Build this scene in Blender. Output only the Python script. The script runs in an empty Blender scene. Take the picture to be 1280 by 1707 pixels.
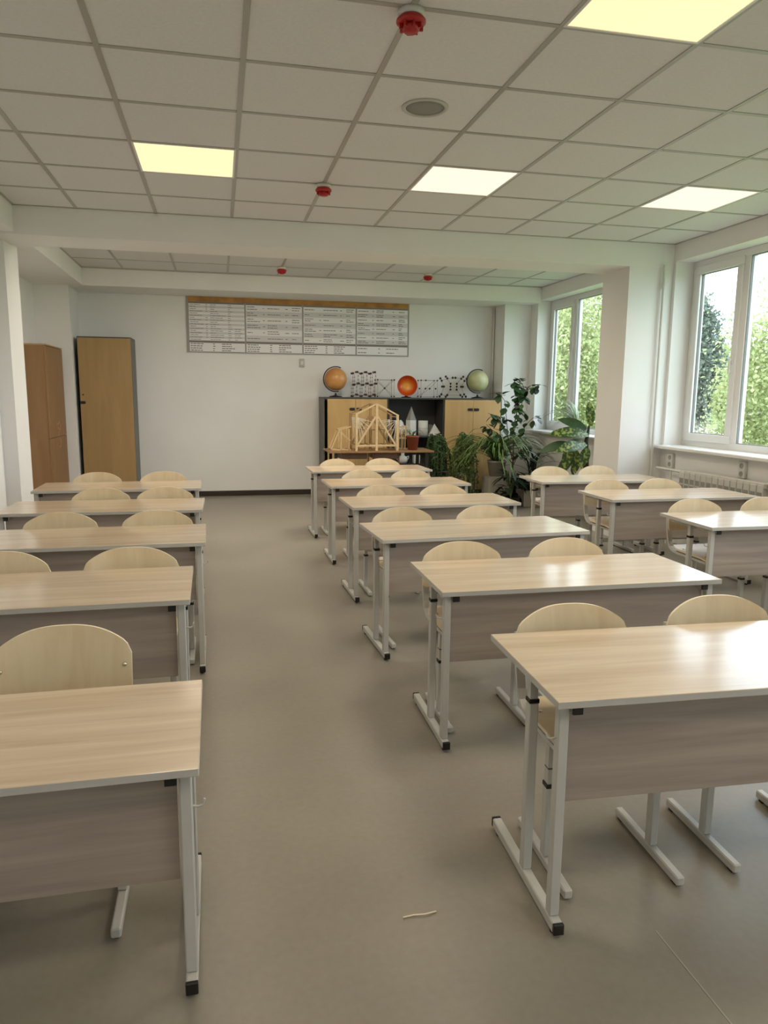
import bpy, bmesh, math, random
from mathutils import Vector, Matrix
random.seed(7)
S = bpy.context.scene
COL = S.collection
pi = math.pi

# ------------------------------------------------------------------ camera
EYE = 1.40
CY, CP, CR, FPX = 0.22114, 0.16119, 0.00966, 1216.19     # yaw, pitch, roll, focal length in pixels
def camera():
    cp, sp, cy, sy = math.cos(CP), math.sin(CP), math.cos(CY), math.sin(CY)
    f = Vector((sy*cp, cy*cp, -sp)); r = Vector((cy, -sy, 0)); u = r.cross(f)
    r2 = math.cos(CR)*r + math.sin(CR)*u; u2 = -math.sin(CR)*r + math.cos(CR)*u
    cd = bpy.data.cameras.new('camera'); cd.sensor_fit = 'VERTICAL'; cd.sensor_height = 36.0
    cd.lens = 36.0*FPX/1707.0; cd.clip_start = 0.05; cd.clip_end = 400
    o = bpy.data.objects.new('camera', cd); COL.objects.link(o)
    m = Matrix((r2, u2, -f)).transposed().to_4x4(); m.translation = (0, 0, EYE)
    o.matrix_world = m; S.camera = o
camera()

# ------------------------------------------------------------------ world, sun, exposure
S.view_settings.view_transform = 'Standard'
S.view_settings.look = 'None'
S.view_settings.gamma = 1.0
S.view_settings.use_curve_mapping = False
S.view_settings.exposure = 1.48
SKY = 1.85
PANEL = (0.46, 0.335, 0.185)       # soft glow of the lamp diffusers
LAMPW, LAMPWB, LAMPC = 3.3, 10.0, (1.0, 0.89, 0.72)
def world():
    w = bpy.data.worlds.new('sky'); S.world = w; w.use_nodes = True
    n = w.node_tree.nodes; l = w.node_tree.links; n.clear()
    out = n.new('ShaderNodeOutputWorld'); bg = n.new('ShaderNodeBackground')
    tc = n.new('ShaderNodeTexCoord'); no = n.new('ShaderNodeTexNoise'); ra = n.new('ShaderNodeValToRGB')
    no.inputs['Scale'].default_value = 2.2; no.inputs['Detail'].default_value = 5
    ra.color_ramp.elements[0].position = 0.35; ra.color_ramp.elements[0].color = (0.64, 0.81, 1.0, 1)
    ra.color_ramp.elements[1].position = 0.65; ra.color_ramp.elements[1].color = (0.86, 0.94, 1.0, 1)
    l.new(tc.outputs['Generated'], no.inputs['Vector']); l.new(no.outputs['Fac'], ra.inputs['Fac'])
    l.new(ra.outputs['Color'], bg.inputs['Color']); bg.inputs['Strength'].default_value = SKY
    l.new(bg.outputs[0], out.inputs[0])
world()
sl = bpy.data.lights.new('sun', 'SUN'); sl.energy = 0.8; sl.angle = math.radians(20); sl.color = (1, 0.97, 0.9)
so = bpy.data.objects.new('sun', sl); COL.objects.link(so)
so.rotation_euler = Vector((0.55, 0.45, -0.75)).to_track_quat('-Z', 'Y').to_euler()
so.location = (-20, -15, 30)

# ------------------------------------------------------------------ materials
MATS = {}
def nodes(name):
    m = bpy.data.materials.new(name); m.use_nodes = True
    return m, m.node_tree.nodes, m.node_tree.links, m.node_tree.nodes['Principled BSDF']
def mat(name, col, rough=0.6, metal=0.0, noise=0.0, scale=6.0, bump=0.0, coat=0.0, stretch=(1, 1, 1), spec=None):
    if name in MATS: return MATS[name]
    m, n, l, b = nodes(name)
    b.inputs['Base Color'].default_value = (*col, 1); b.inputs['Roughness'].default_value = rough
    b.inputs['Metallic'].default_value = metal; b.inputs['Coat Weight'].default_value = coat
    if spec is not None: b.inputs['Specular IOR Level'].default_value = spec
    if noise or bump:
        tc = n.new('ShaderNodeTexCoord'); mp = n.new('ShaderNodeMapping'); mp.inputs['Scale'].default_value = stretch
        nz = n.new('ShaderNodeTexNoise'); nz.inputs['Scale'].default_value = scale; nz.inputs['Detail'].default_value = 5
        l.new(tc.outputs['Object'], mp.inputs['Vector']); l.new(mp.outputs[0], nz.inputs['Vector'])
        if noise:
            r = n.new('ShaderNodeValToRGB')
            r.color_ramp.elements[0].position = 0.3; r.color_ramp.elements[1].position = 0.7
            r.color_ramp.elements[0].color = (*[c*(1-noise) for c in col], 1)
            r.color_ramp.elements[1].color = (*[min(1, c*(1+noise)) for c in col], 1)
            l.new(nz.outputs['Fac'], r.inputs['Fac']); l.new(r.outputs['Color'], b.inputs['Base Color'])
        if bump:
            bp = n.new('ShaderNodeBump'); bp.inputs['Strength'].default_value = bump; bp.inputs['Distance'].default_value = 0.004
            l.new(nz.outputs['Fac'], bp.inputs['Height']); l.new(bp.outputs[0], b.inputs['Normal'])
    MATS[name] = m; return m
def wood(name, light, dark, scale=3.0, stretch=(0.35, 7, 7), rough=0.4, coat=0.0, lo=0.35, hi=0.68):
    """laminate or veneer: long soft grain, shifted at random from piece to piece"""
    if name in MATS: return MATS[name]
    m, n, l, b = nodes(name)
    tc = n.new('ShaderNodeTexCoord'); oi = n.new('ShaderNodeObjectInfo'); mu = n.new('ShaderNodeMath'); mu.operation = 'MULTIPLY'
    mu.inputs[1].default_value = 37.0
    ad = n.new('ShaderNodeVectorMath'); ad.operation = 'ADD'
    mp = n.new('ShaderNodeMapping'); mp.inputs['Scale'].default_value = stretch
    nz = n.new('ShaderNodeTexNoise'); nz.inputs['Scale'].default_value = scale; nz.inputs['Detail'].default_value = 7
    nz.inputs['Roughness'].default_value = 0.6; nz.inputs['Distortion'].default_value = 0.5
    l.new(oi.outputs['Random'], mu.inputs[0]); l.new(tc.outputs['Object'], ad.inputs[0]); l.new(mu.outputs[0], ad.inputs[1])
    l.new(ad.outputs[0], mp.inputs['Vector']); l.new(mp.outputs[0], nz.inputs['Vector'])
    r = n.new('ShaderNodeValToRGB'); r.color_ramp.elements[0].position = lo; r.color_ramp.elements[1].position = hi
    r.color_ramp.elements[0].color = (*dark, 1); r.color_ramp.elements[1].color = (*light, 1)
    l.new(nz.outputs['Fac'], r.inputs['Fac']); l.new(r.outputs['Color'], b.inputs['Base Color'])
    b.inputs['Roughness'].default_value = rough; b.inputs['Coat Weight'].default_value = coat; b.inputs['Coat Roughness'].default_value = 0.12
    MATS[name] = m; return m
def emit(name, col, strength=1.0):
    m, n, l, b = nodes(name)
    b.inputs['Base Color'].default_value = (0.2, 0.2, 0.2, 1)
    b.inputs['Emission Color'].default_value = (*col, 1); b.inputs['Emission Strength'].default_value = strength
    MATS[name] = m; return m
def glass_mat():
    m, n, l, b = nodes('window_glass'); n.remove(b)
    out = [x for x in n if x.type == 'OUTPUT_MATERIAL'][0]
    t = n.new('ShaderNodeBsdfTransparent'); t.inputs[0].default_value = (0.97, 0.985, 0.98, 1)
    g = n.new('ShaderNodeBsdfGlossy'); g.inputs['Roughness'].default_value = 0.02
    mx = n.new('ShaderNodeMixShader'); mx.inputs[0].default_value = 0.035; l.new(t.outputs[0], mx.inputs[1]); l.new(g.outputs[0], mx.inputs[2])
    l.new(mx.outputs[0], out.inputs['Surface']); return m
def floor_mat():
    m, n, l, b = nodes('linoleum')
    tc = n.new('ShaderNodeTexCoord')
    a = n.new('ShaderNodeTexNoise'); a.inputs['Scale'].default_value = 1.3; a.inputs['Detail'].default_value = 4
    f = n.new('ShaderNodeTexNoise'); f.inputs['Scale'].default_value = 45; f.inputs['Detail'].default_value = 6
    l.new(tc.outputs['Object'], a.inputs['Vector']); l.new(tc.outputs['Object'], f.inputs['Vector'])
    mm = n.new('ShaderNodeMath'); mm.operation = 'MULTIPLY_ADD'; mm.inputs[1].default_value = 0.35
    l.new(f.outputs['Fac'], mm.inputs[0]); l.new(a.outputs['Fac'], mm.inputs[2])
    r = n.new('ShaderNodeValToRGB'); r.color_ramp.elements[0].position = 0.45; r.color_ramp.elements[1].position = 0.9
    r.color_ramp.elements[0].color = (0.25, 0.223, 0.182, 1); r.color_ramp.elements[1].color = (0.325, 0.292, 0.242, 1)
    l.new(mm.outputs[0], r.inputs['Fac']); l.new(r.outputs['Color'], b.inputs['Base Color'])
    rr = n.new('ShaderNodeMapRange'); rr.inputs[3].default_value = 0.26; rr.inputs[4].default_value = 0.46
    l.new(a.outputs['Fac'], rr.inputs[0]); l.new(rr.outputs[0], b.inputs['Roughness'])
    b.inputs['Specular IOR Level'].default_value = 0.4
    return m
WALL = mat('white_wall_paint', (0.86, 0.85, 0.83), 0.75, noise=0.02, scale=2, bump=0.05)
CEILP = mat('white_beam_paint', (0.88, 0.87, 0.85), 0.8, noise=0.015, scale=3)
TILE = mat('ceiling_tile_white', (0.76, 0.745, 0.755), 0.9, noise=0.03, scale=60, bump=0.15)
RAIL = mat('ceiling_rail_metal', (0.42, 0.40, 0.375), 0.35, spec=0.6)
FLOOR = floor_mat()
SEAM = mat('floor_seam', (0.40, 0.37, 0.32), 0.5)
BASEB = mat('dark_baseboard', (0.035, 0.026, 0.02), 0.5)
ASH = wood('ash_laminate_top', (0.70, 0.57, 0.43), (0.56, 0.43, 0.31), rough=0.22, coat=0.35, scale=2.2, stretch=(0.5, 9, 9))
ASH_SHADE = wood('ash_laminate_shaded', (0.46, 0.385, 0.33), (0.33, 0.27, 0.23), rough=0.5, scale=2.2, stretch=(0.5, 6, 9))  # same laminate as the tabletop, with the shade below it put into the colour
EDGE = mat('grey_edge_band', (0.54, 0.525, 0.49), 0.5)
STEEL = mat('light_grey_powder_coat', (0.58, 0.565, 0.53), 0.38, noise=0.02, scale=20)
BLACK = mat('black_plastic', (0.012, 0.012, 0.012), 0.45)
PLY = wood('birch_plywood', (0.86, 0.72, 0.50), (0.76, 0.60, 0.38), scale=2.0, stretch=(7, 7, 0.8), rough=0.36)
PLYE = mat('plywood_edge', (0.85, 0.74, 0.55), 0.5)
CHROME = mat('bolt_metal', (0.7, 0.65, 0.55), 0.25, metal=1.0)
BEECH = wood('beech_chipboard', (0.66, 0.43, 0.18), (0.58, 0.365, 0.145), scale=2, stretch=(5, 5, 0.5), rough=0.45)
ANTH = mat('anthracite_board', (0.06, 0.06, 0.058), 0.5)
GREYB = mat('grey_board', (0.13, 0.125, 0.115), 0.5)
BROWNB = wood('brown_wardrobe_board', (0.31, 0.17, 0.072), (0.26, 0.14, 0.056), scale=2, stretch=(5, 5, 0.5), rough=0.5)
BROWNT = wood('brown_table_top', (0.36, 0.20, 0.09), (0.27, 0.145, 0.06), rough=0.4)
BROWND = mat('dark_brown_wood', (0.14, 0.065, 0.03), 0.5, noise=0.2, scale=8)
PVC = mat('white_window_pvc', (0.80, 0.80, 0.79), 0.3)
SILLM = mat('white_sill_plastic', (0.82, 0.82, 0.81), 0.25)
GLASS = glass_mat()
GASKET = mat('dark_gasket', (0.2, 0.2, 0.2), 0.6)
RADM = mat('radiator_enamel', (0.62, 0.60, 0.55), 0.35)
RADD = mat('radiator_recess_shade', (0.30, 0.29, 0.265), 0.5)  # darker enamel for flat front faces, painting in the shade of recesses
WHITEP = mat('white_plastic', (0.72, 0.71, 0.67), 0.4)
RED = mat('red_plastic', (0.42, 0.012, 0.015), 0.35)
LAMP = emit('warm_lamp_panel', PANEL, 1.0); LAMP2 = emit('pinkish_lamp_panel', (0.47, 0.345, 0.27), 1.0)
SPKG = mat('speaker_mesh_grey', (0.28, 0.28, 0.265), 0.7)

# ------------------------------------------------------------------ mesh helpers
class MB:
    def __init__(s): s.v = []; s.f = []; s.m = []; s.sm = []
    def add(s, vs, fs, mi=0, smooth=False):
        k = len(s.v); s.v += [tuple(v) for v in vs]
        for f in fs: s.f.append(tuple(i+k for i in f)); s.m.append(mi); s.sm.append(smooth)
        return s
    def box(s, x0, x1, y0, y1, z0, z1, mi=0, b=0.0):
        if b <= 0:
            return s.add([(x0,y0,z0),(x1,y0,z0),(x1,y1,z0),(x0,y1,z0),(x0,y0,z1),(x1,y0,z1),(x1,y1,z1),(x0,y1,z1)],
                         [(0,3,2,1),(4,5,6,7),(0,1,5,4),(1,2,6,5),(2,3,7,6),(3,0,4,7)], mi)
        bm = bmesh.new(); r = bmesh.ops.create_cube(bm, size=1.0)
        for v in bm.verts:
            v.co = ((x0+x1)/2+v.co.x*(x1-x0), (y0+y1)/2+v.co.y*(y1-y0), (z0+z1)/2+v.co.z*(z1-z0))
        bmesh.ops.bevel(bm, geom=bm.edges[:], offset=b, segments=1, affect='EDGES')
        bm.verts.index_update()
        s.add([v.co[:] for v in bm.verts], [[v.index for v in f.verts] for f in bm.faces], mi); bm.free(); return s
    def tube(s, pts, r, seg=8, mi=0, cap=True, flat=None, smooth=True):
        """round (or, with flat=(a,b), rectangular) tube along a path; r may be a list"""
        pts = [Vector(p) for p in pts]; n = len(pts); rings = []
        up = Vector((0, 0, 1)); prev = None
        for i, p in enumerate(pts):
            t = (pts[min(i+1, n-1)]-pts[max(i-1, 0)]).normalized()
            if prev is None:
                a = t.cross(up)
                if a.length < 0.2: a = t.cross(Vector((1, 0, 0)))
            else: a = prev - t*prev.dot(t)
            a.normalize(); prev = a; b = t.cross(a)
            rr = r[i] if isinstance(r, (list, tuple)) else r
            if flat: rings.append([p+a*(cx*flat[0]/2)+b*(cy*flat[1]/2) for cx, cy in ((1,1),(-1,1),(-1,-1),(1,-1))])
            else: rings.append([p+a*(rr*math.cos(2*pi*k/seg))+b*(rr*math.sin(2*pi*k/seg)) for k in range(seg)])
        m = len(rings[0]); vs = [v for g in rings for v in g]; fs = []
        for i in range(n-1):
            for k in range(m): fs.append((i*m+k, i*m+(k+1) % m, (i+1)*m+(k+1) % m, (i+1)*m+k))
        s.add(vs, fs, mi, smooth and not flat)
        if cap: s.add(rings[0], [tuple(range(m))[::-1]], mi); s.add(rings[-1], [tuple(range(m))], mi)
        return s
    def lathe(s, prof, seg=24, mi=0, o=(0, 0, 0), smooth=True):
        vs = []; fs = []
        for (r, z) in prof:
            for k in range(seg): vs.append((o[0]+r*math.cos(2*pi*k/seg), o[1]+r*math.sin(2*pi*k/seg), o[2]+z))
        for i in range(len(prof)-1):
            for k in range(seg): fs.append((i*seg+k, i*seg+(k+1) % seg, (i+1)*seg+(k+1) % seg, (i+1)*seg+k))
        return s.add(vs, fs, mi, smooth)
    def ball(s, c, r, seg=10, rings=6, mi=0, sc=(1, 1, 1)):
        prof = []
        vs = []; fs = []
        for i in range(rings+1):
            a = -pi/2+pi*i/rings
            for k in range(seg):
                vs.append((c[0]+sc[0]*r*math.cos(a)*math.cos(2*pi*k/seg), c[1]+sc[1]*r*math.cos(a)*math.sin(2*pi*k/seg), c[2]+sc[2]*r*math.sin(a)))
        for i in range(rings):
            for k in range(seg): fs.append((i*seg+k, i*seg+(k+1) % seg, (i+1)*seg+(k+1) % seg, (i+1)*seg+k))
        return s.add(vs, fs, mi, True)
    def prism(s, poly, z0, z1, mi=0):
        n = len(poly); vs = [(x, y, z0) for x, y in poly]+[(x, y, z1) for x, y in poly]
        return s.add(vs, [tuple(range(n))[::-1], tuple(range(n, 2*n))]+[(i, (i+1) % n, n+(i+1) % n, n+i) for i in range(n)], mi)
    def mesh(s, name, mats):
        me = bpy.data.meshes.new(name); me.from_pydata(s.v, [], s.f)
        for m in (mats if isinstance(mats, (list, tuple)) else [mats]): me.materials.append(m)
        me.polygons.foreach_set('material_index', s.m); me.polygons.foreach_set('use_smooth', s.sm)
        me.validate(); me.update(); return me
    def build(s, name, mats, parent=None, loc=(0, 0, 0), rot=(0, 0, 0)):
        return link(name, s.mesh(name, mats), parent, loc, rot)
def link(name, me, parent=None, loc=(0, 0, 0), rot=(0, 0, 0)):
    o = bpy.data.objects.new(name, me); COL.objects.link(o)
    o.parent = parent; o.location = loc; o.rotation_euler = rot; return o
def tag(o, label=None, cat=None, group=None, kind=None):
    if label: o['label'] = label
    if cat: o['category'] = cat
    if group: o['group'] = group
    if kind: o['kind'] = kind
    return o
def thing(name, label, cat, loc=(0, 0, 0), rz=0.0, group=None):
    o = bpy.data.objects.new(name, None); COL.objects.link(o); o.empty_display_size = 0.1
    o.location = loc; o.rotation_euler = (0, 0, rz); return tag(o, label, cat, group)
def struct(name, mb, m, label, cat='room', loc=(0, 0, 0)):
    return tag(mb.build(name, m, None, loc), label, cat, None, 'structure')
def copy_tree(o, parent=None):
    c = o.copy(); COL.objects.link(c); c.parent = parent
    for ch in list(o.children): copy_tree(ch, c)
    return c
def bx(*a, b=0.0, mi=0): return MB().box(*a, b=b, mi=mi)

# ------------------------------------------------------------------ the room
CZ = 2.818                        # ceiling height
XW, XO = 4.25, 4.545               # window wall, inner and outer face
YB = 10.10                        # back wall
YN = -2.4                         # wall behind the camera
fl = struct('floor', bx(-2.6, 4.7, YN-.2, YB+.2, -0.12, 0.0), FLOOR, 'beige grey linoleum floor of the classroom', 'floor')
bx(1.092, 1.0955, -2.3, 1.53, -0.001, 0.0010).build('seam', SEAM, fl)

wl = MB()
wl.box(-2.6, -1.79, YN, 6.72, 0, 3.0); wl.box(-2.6, -2.09, 6.72, YB, 0, 3.0)
wall_left = struct('wall_left', wl, WALL, 'white painted wall on the left of the classroom', 'wall')
bx(-2.1, -1.675, 6.72, 7.14, 0, 2.62).build('pillar', WALL, wall_left)
wall_back = struct('wall_back', bx(-2.6, 4.7, YB, YB+.2, 0, 3.0), WALL, 'white painted back wall behind cupboards and formula chart', 'wall')
bx(-2.09, -1.70, 9.5, YB, 0, 2.62).build('corner_pier', WALL, wall_back)
bx(3.86, XW, 9.72, YB, 0, 2.62).build('corner_pier', WALL, wall_back)
MB().tube([(3.84, 10.075, 0), (3.84, 10.075, 2.6)], 0.014).build('heating_pipe', WHITEP, wall_back)
struct('wall_front', bx(-2.6, 4.7, YN-.2, YN, 0, 3.0), WALL, 'white wall behind the viewpoint', 'wall')
struct('baseboard_back', bx(-1.03, 1.33, YB-.016, YB, 0, 0.07, b=.004), BASEB, 'dark brown baseboard along the back wall', 'baseboard')

WINS = [(7.05, 9.50), (3.95, 6.41), (0.90, 3.36), (-2.15, 0.30)]
ZS, ZT = 0.924, 2.655             # sill and head of the window openings
wr = MB()
wr.box(XW, XO, YN-.2, YB+.2, 0, ZS); wr.box(XW, XO, YN-.2, YB+.2, ZT, 3.0)
ys = [YN-.2]+[y for w in reversed(WINS) for y in w]+[YB+.2]
for i in range(0, len(ys), 2): wr.box(XW, XO, ys[i], ys[i+1], ZS, ZT)
wall_right = struct('wall_right', wr, WALL, 'white wall with the row of windows on the right', 'wall')
bx(3.79, XW, 6.45, 6.94, 0, 2.60).build('pillar', WALL, wall_right)

# windows: white plastic frame, three lights, opening sashes at the sides
def window(idx, y0, y1, label, detail):
    w = thing('window_%d' % idx, label, 'window', (4.44, y0, ZS)); w['kind'] = 'structure'
    W = y1-y0; H = ZT-ZS; fr = MB(); F = 0.065; D = 0.07
    fr.box(0, D, 0, W, 0, F, b=.004); fr.box(0, D, 0, W, H-F, H, b=.004)
    fr.box(0, D, 0, F, F, H-F, b=.004); fr.box(0, D, W-F, W, F, H-F, b=.004)
    fr.build('window_frame', PVC, w)
    cuts = [F, 0.70, 1.72, W-F]
    for c in cuts[1:3]: bx(0, D, c-.04, c+.04, F, H-F, b=.004).build('mullion', PVC, w)
    for i in range(3):
        a = cuts[i]+(.04 if i else 0); b = cuts[i+1]-(.04 if i < 2 else 0)
        if i != 1:
            s = MB(); t = 0.062
            s.box(-.016, .05, a-.012, b+.012, F-.012, F+t, b=.005); s.box(-.016, .05, a-.012, b+.012, H-F-t, H-F+.012, b=.005)
            s.box(-.016, .05, a-.012, a+t, F+t, H-F-t, b=.005); s.box(-.016, .05, b-t, b+.012, F+t, H-F-t, b=.005)
            so_ = s.build('sash', PVC, w)
            ga, gb, g0, g1 = a+t, b-t, F+t, H-F-t
            hy = a+t/2 if i == 2 else b-t/2
            hd = MB(); hd.box(-.03, -.015, hy-.014, hy+.014, H*.46-.035, H*.46+.035, b=.004); hd.box(-.05, -.034, hy-.01, hy+.01, H*.46-.12, H*.46+.015, b=.004); hd.box(-.036, -.028, hy-.008, hy+.008, H*.46-.008, H*.46+.008)
            hd.build('handle', WHITEP, so_)
        else: ga, gb, g0, g1 = a, b, F, H-F
        gk = MB(); e = .006
        gk.box(.008, .03, ga, ga+e, g0, g1); gk.box(.008, .03, gb-e, gb, g0, g1); gk.box(.008, .03, ga, gb, g0, g0+e); gk.box(.008, .03, ga, gb, g1-e, g1)
        gk.build('gasket', GASKET, w)
        bx(.016, .022, ga, gb, g0, g1).build('pane', GLASS, w)
    sb = MB(); sb.box(-.29, 0.0, -.06, W+.06 if idx != 2 else W+.02, -.028, 0.004, b=.006)
    sb.build('window_sill', SILLM, w)
    return w
window(1, *WINS[0], 'white framed window at the back behind the leafy plants', True)
window(2, *WINS[1], 'large white framed window right of the white pillar', True)
window(3, *WINS[2], 'white framed window beside the right hand desks, nearer the viewer', False)
window(4, *WINS[3], 'white framed window furthest forward, beside the viewpoint', False)

# suspended ceiling: rails and single tiles, lamps sit in the free cells
ceil = struct('ceiling', bx(-2.6, 4.7, YN-.2, YB+.2, 3.0, 3.15), CEILP, 'suspended white tile ceiling with beams', 'ceiling')
X0, Y0, T = -0.461, 2.885, 0.60
LAMPS = [(0, 3), (3, 3), (6, 3), (0, -1), (3, -1), (6, -1), (0, -5), (3, -5), (6, -5)]
BACKLAMPS = [(0, 7), (3, 7)]     # first cells behind the beam
tile_me = {}
def tile(xa, xb, ya, yb):
    k = (round(xb-xa, 3), round(yb-ya, 3))
    if k not in tile_me:
        tile_me[k] = bx(0, k[0], 0, k[1], 0, .014, b=.002).mesh('tile', TILE)
    link('tile', tile_me[k], ceil, (xa, ya, CZ))
def bay(xa, xb, ya, yb, xs, ysn, lamps):
    X = [xa]+[x for x in xs if xa+.03 < x < xb-.03]+[xb]; Y = [ya]+[y for y in ysn if ya+.03 < y < yb-.03]+[yb]
    for i in range(len(X)-1):
        for j in range(len(Y)-1):
            if (round((X[i]-X0)/T), round((Y[j]-Y0)/T)) in lamps: continue
            g = .004
            tile(X[i]+g, X[i+1]-g, Y[j]+g, Y[j+1]-g)
    for x in X[1:-1]: bx(x-.0125, x+.0125, ya, yb, CZ-.004, CZ+.03).build('rail', RAIL, ceil)
    for j, y in enumerate(Y[1:-1]):
        bx(xa, xb, y-.0125, y+.0125, CZ-.0035, CZ+.03).build('rail', RAIL, ceil)
    bx(xa, xb, yb-.02, yb, CZ-.004, CZ+.02).build('rail', RAIL, ceil); bx(xa, xa+.02, ya, yb, CZ-.004, CZ+.02).build('rail', RAIL, ceil); bx(xb-.02, xb, ya, yb, CZ-.004, CZ+.02).build('rail', RAIL, ceil)
grid_x = [X0+T*j for j in range(-3, 10)]
bay(-1.53, XW, YN, 6.45, grid_x, [Y0+T*r for r in range(-9, 7)], LAMPS)
bay(-1.53, XW, 6.94, 9.42, grid_x, [8.75+T*r for r in range(-4, 3)], BACKLAMPS)
ZBM = 2.62
bx(-2.6, XW, 6.45, 6.94, ZBM-.02, 3.0).build('beam', CEILP, ceil)
bx(-2.6, XW, 9.42, YB, ZBM, 3.0).build('beam', CEILP, ceil)
bx(-2.6, -1.53, YN, 6.45, ZBM, 3.0).build('soffit', CEILP, ceil)
bx(-2.6, -1.53, 6.94, 9.42, ZBM, 3.0).build('soffit', CEILP, ceil)

# ------------------------------------------------------------------ ceiling fittings
names = {(0, 3): 'glowing square ceiling panel lamp at upper left, above the left desks', (3, 3): 'glowing square ceiling panel lamp between red detector and window, in the middle',
         (6, 3): 'glowing square ceiling panel lamp closest to the window wall', (3, -1): 'large glowing ceiling panel lamp cut by the top edge of the picture'}
extra = ['front left', 'front right', 'rearmost left', 'rearmost middle', 'rearmost right']; ei = 0
def ceiling_lamp(x, y, lb, spread, watt=LAMPW, glow=None):
    L = thing('ceiling_lamp', lb, 'lamp', (x, y, CZ-.006), group='square panel lamps in the ceiling')
    h = .2965; f = MB()
    f.box(-h, h, -h, -h+.012, .001, .03); f.box(-h, h, h-.012, h, .001, .03); f.box(-h, -h+.012, -h+.012, h-.012, .001, .03); f.box(h-.012, h, -h+.012, h-.012, .001, .03)
    f.build('frame', PVC, L); bx(-h+.012, h-.012, -h+.012, h-.012, .004, .02).build('diffuser', glow or LAMP, L)
    ld = bpy.data.lights.new('lamp_light', 'AREA'); ld.shape = 'SQUARE'; ld.size = .56; ld.energy = watt; ld.color = LAMPC; ld.spread = spread
    lo_ = bpy.data.objects.new('lamp_light', ld); COL.objects.link(lo_); lo_.parent = L; lo_.location = (0, 0, -.004)
for (j, r) in LAMPS:
    if (j, r) in names: lb = names[(j, r)]
    else: lb = 'glowing square ceiling panel lamp above the viewpoint, '+extra[ei]; ei += 1
    ceiling_lamp(X0+T*j+T/2, Y0+T*r+T/2, lb, math.radians(128 if (j, r) == (3, -1) else 145 if r == 3 else 165), glow=LAMP2 if r == 3 and j else LAMP)
for k, (j, r) in enumerate(BACKLAMPS):
    ceiling_lamp(X0+T*j+T/2, 7.245, 'ceiling panel lamp hidden behind the beam, %s one' % ['left', 'right'][k], math.radians(170), LAMPWB)
def detector(x, y, label, s=1.0):
    d = thing('smoke_detector', label, 'smoke detector', (x, y, CZ-.004), group='red fire detectors on the ceiling')
    MB().lathe([(0, 0), (.05, 0), (.05, -.018), (.046, -.022), (0, -.022)], 24).build('base', WHITEP, d)
    MB().lathe([(0, -.022), (.044, -.022), (.056, -.034), (.056, -.042), (.05, -.048), (.036, -.050), (.0, -.050)], 24).build('rim', RED, d)
    MB().lathe([(.0, -.050), (.034, -.050), (.034, -.064), (.026, -.074), (0, -.076)], 20).build('sensor_cap', RED, d)
    for k in range(8):
        a = 2*pi*k/8
        bx(-.004, .004, .034, .046, -.066, -.049).build('fin', RED, d, rot=(0, 0, a))
detector(X0+2*T, Y0+.02, 'large red fire detector at the top edge of the picture')
detector(X0+2*T, Y0+4*T, 'red fire detector on the ceiling left of the middle panel lamp')
detector(X0+2*T, 8.75, 'small red fire detector above the formula chart, left one behind the beam')
detector(X0+5*T-.06, 8.75, 'small red fire detector behind the beam, right one nearer the windows')
sp = thing('ceiling_speaker', 'round grey speaker grille set in a ceiling tile', 'speaker', (1.045, 3.80, CZ-.001))
MB().lathe([(.097, 0), (.117, 0), (.117, -.005), (.109, -.010), (.097, -.006), (.097, 0)], 32).build('ring', mat('ring_white', (.55, .535, .51), .5), sp)
MB().lathe([(0, -.006), (.05, -.0055), (.097, -.003), (.097, 0), (0, 0)], 32).build('grille', SPKG, sp)

# ------------------------------------------------------------------ school desks
def make_desk(H):
    d = thing('school_desk', 'desk', 'desk'); W, D = .60, .26
    t = MB(); t.box(-W, W, -D, D, H-.020, H, b=.0015)
    for i, f in enumerate(t.f):
        vs = [Vector(t.v[k]) for k in f]; n = (vs[1]-vs[0]).cross(vs[2]-vs[1])
        t.m[i] = 0 if abs(n.z) > .7*n.length else 1
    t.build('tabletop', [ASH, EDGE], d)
    bx(-.548, .548, -D+.055, -D+.071, H-.302, H-.026, b=.001).build('front_panel', ASH_SHADE, d)
    for s in (-1, 1):
        x = s*.568; q = .014
        fb = bx(x-q, x+q, -D+.008, D-.03, .012, .042, b=.003).build('foot_bar', STEEL, d)
        bx(x-q-.0005, x+q+.0005, -D-.004, -D+.0075, .0115, .0425, b=.002).build('end_cap', BLACK, fb)
        bx(x-q-.0005, x+q+.0005, D-.0295, D-.02, .0115, .0425, b=.002).build('end_cap', BLACK, fb)
        for yy in (-D+.03, D-.06): MB().lathe([(0, 0), (.011, 0), (.011, .012), (0, .012)], 10, o=(x, yy, 0)).build('glide', BLACK, fb)
        lg = bx(x-q, x+q, -D+.03, -D+.058, .0425, H-.021, b=.003).build('leg', STEEL, d)
        zc = H-.098
        lg2 = bx(x-q, x+q, -D+.225, -D+.253, .0425, zc-.006, b=.003).build('leg', STEEL, d)
        bx(x-q+.003, x+q-.003, -D+.228, -D+.250, zc-.006, H-.021).build('inner_tube', STEEL, lg2)
        bx(x-q-.001, x+q+.001, -D+.224, -D+.254, zc-.006, zc+.006, b=.001).build('collar', BLACK, lg2)
        xi = x-s*.031
        tr = bx(xi-.013, xi+.013, -D+.026, D-.05, H-.046, H-.021, b=.002).build('top_rail', STEEL, d)
        bx(xi-.0135, xi+.0135, -D+.018, -D+.026, H-.0465, H-.0205, b=.001).build('end_cap', BLACK, tr)
        MB().tube([(x+s*.0135, -D+.046, H-.115), (x+s*.028, -D+.046, H-.118), (x+s*.038, -D+.046, H-.113), (x+s*.041, -D+.046, H-.100)], .003, 6).build('hook', STEEL, d)
    return d
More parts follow.
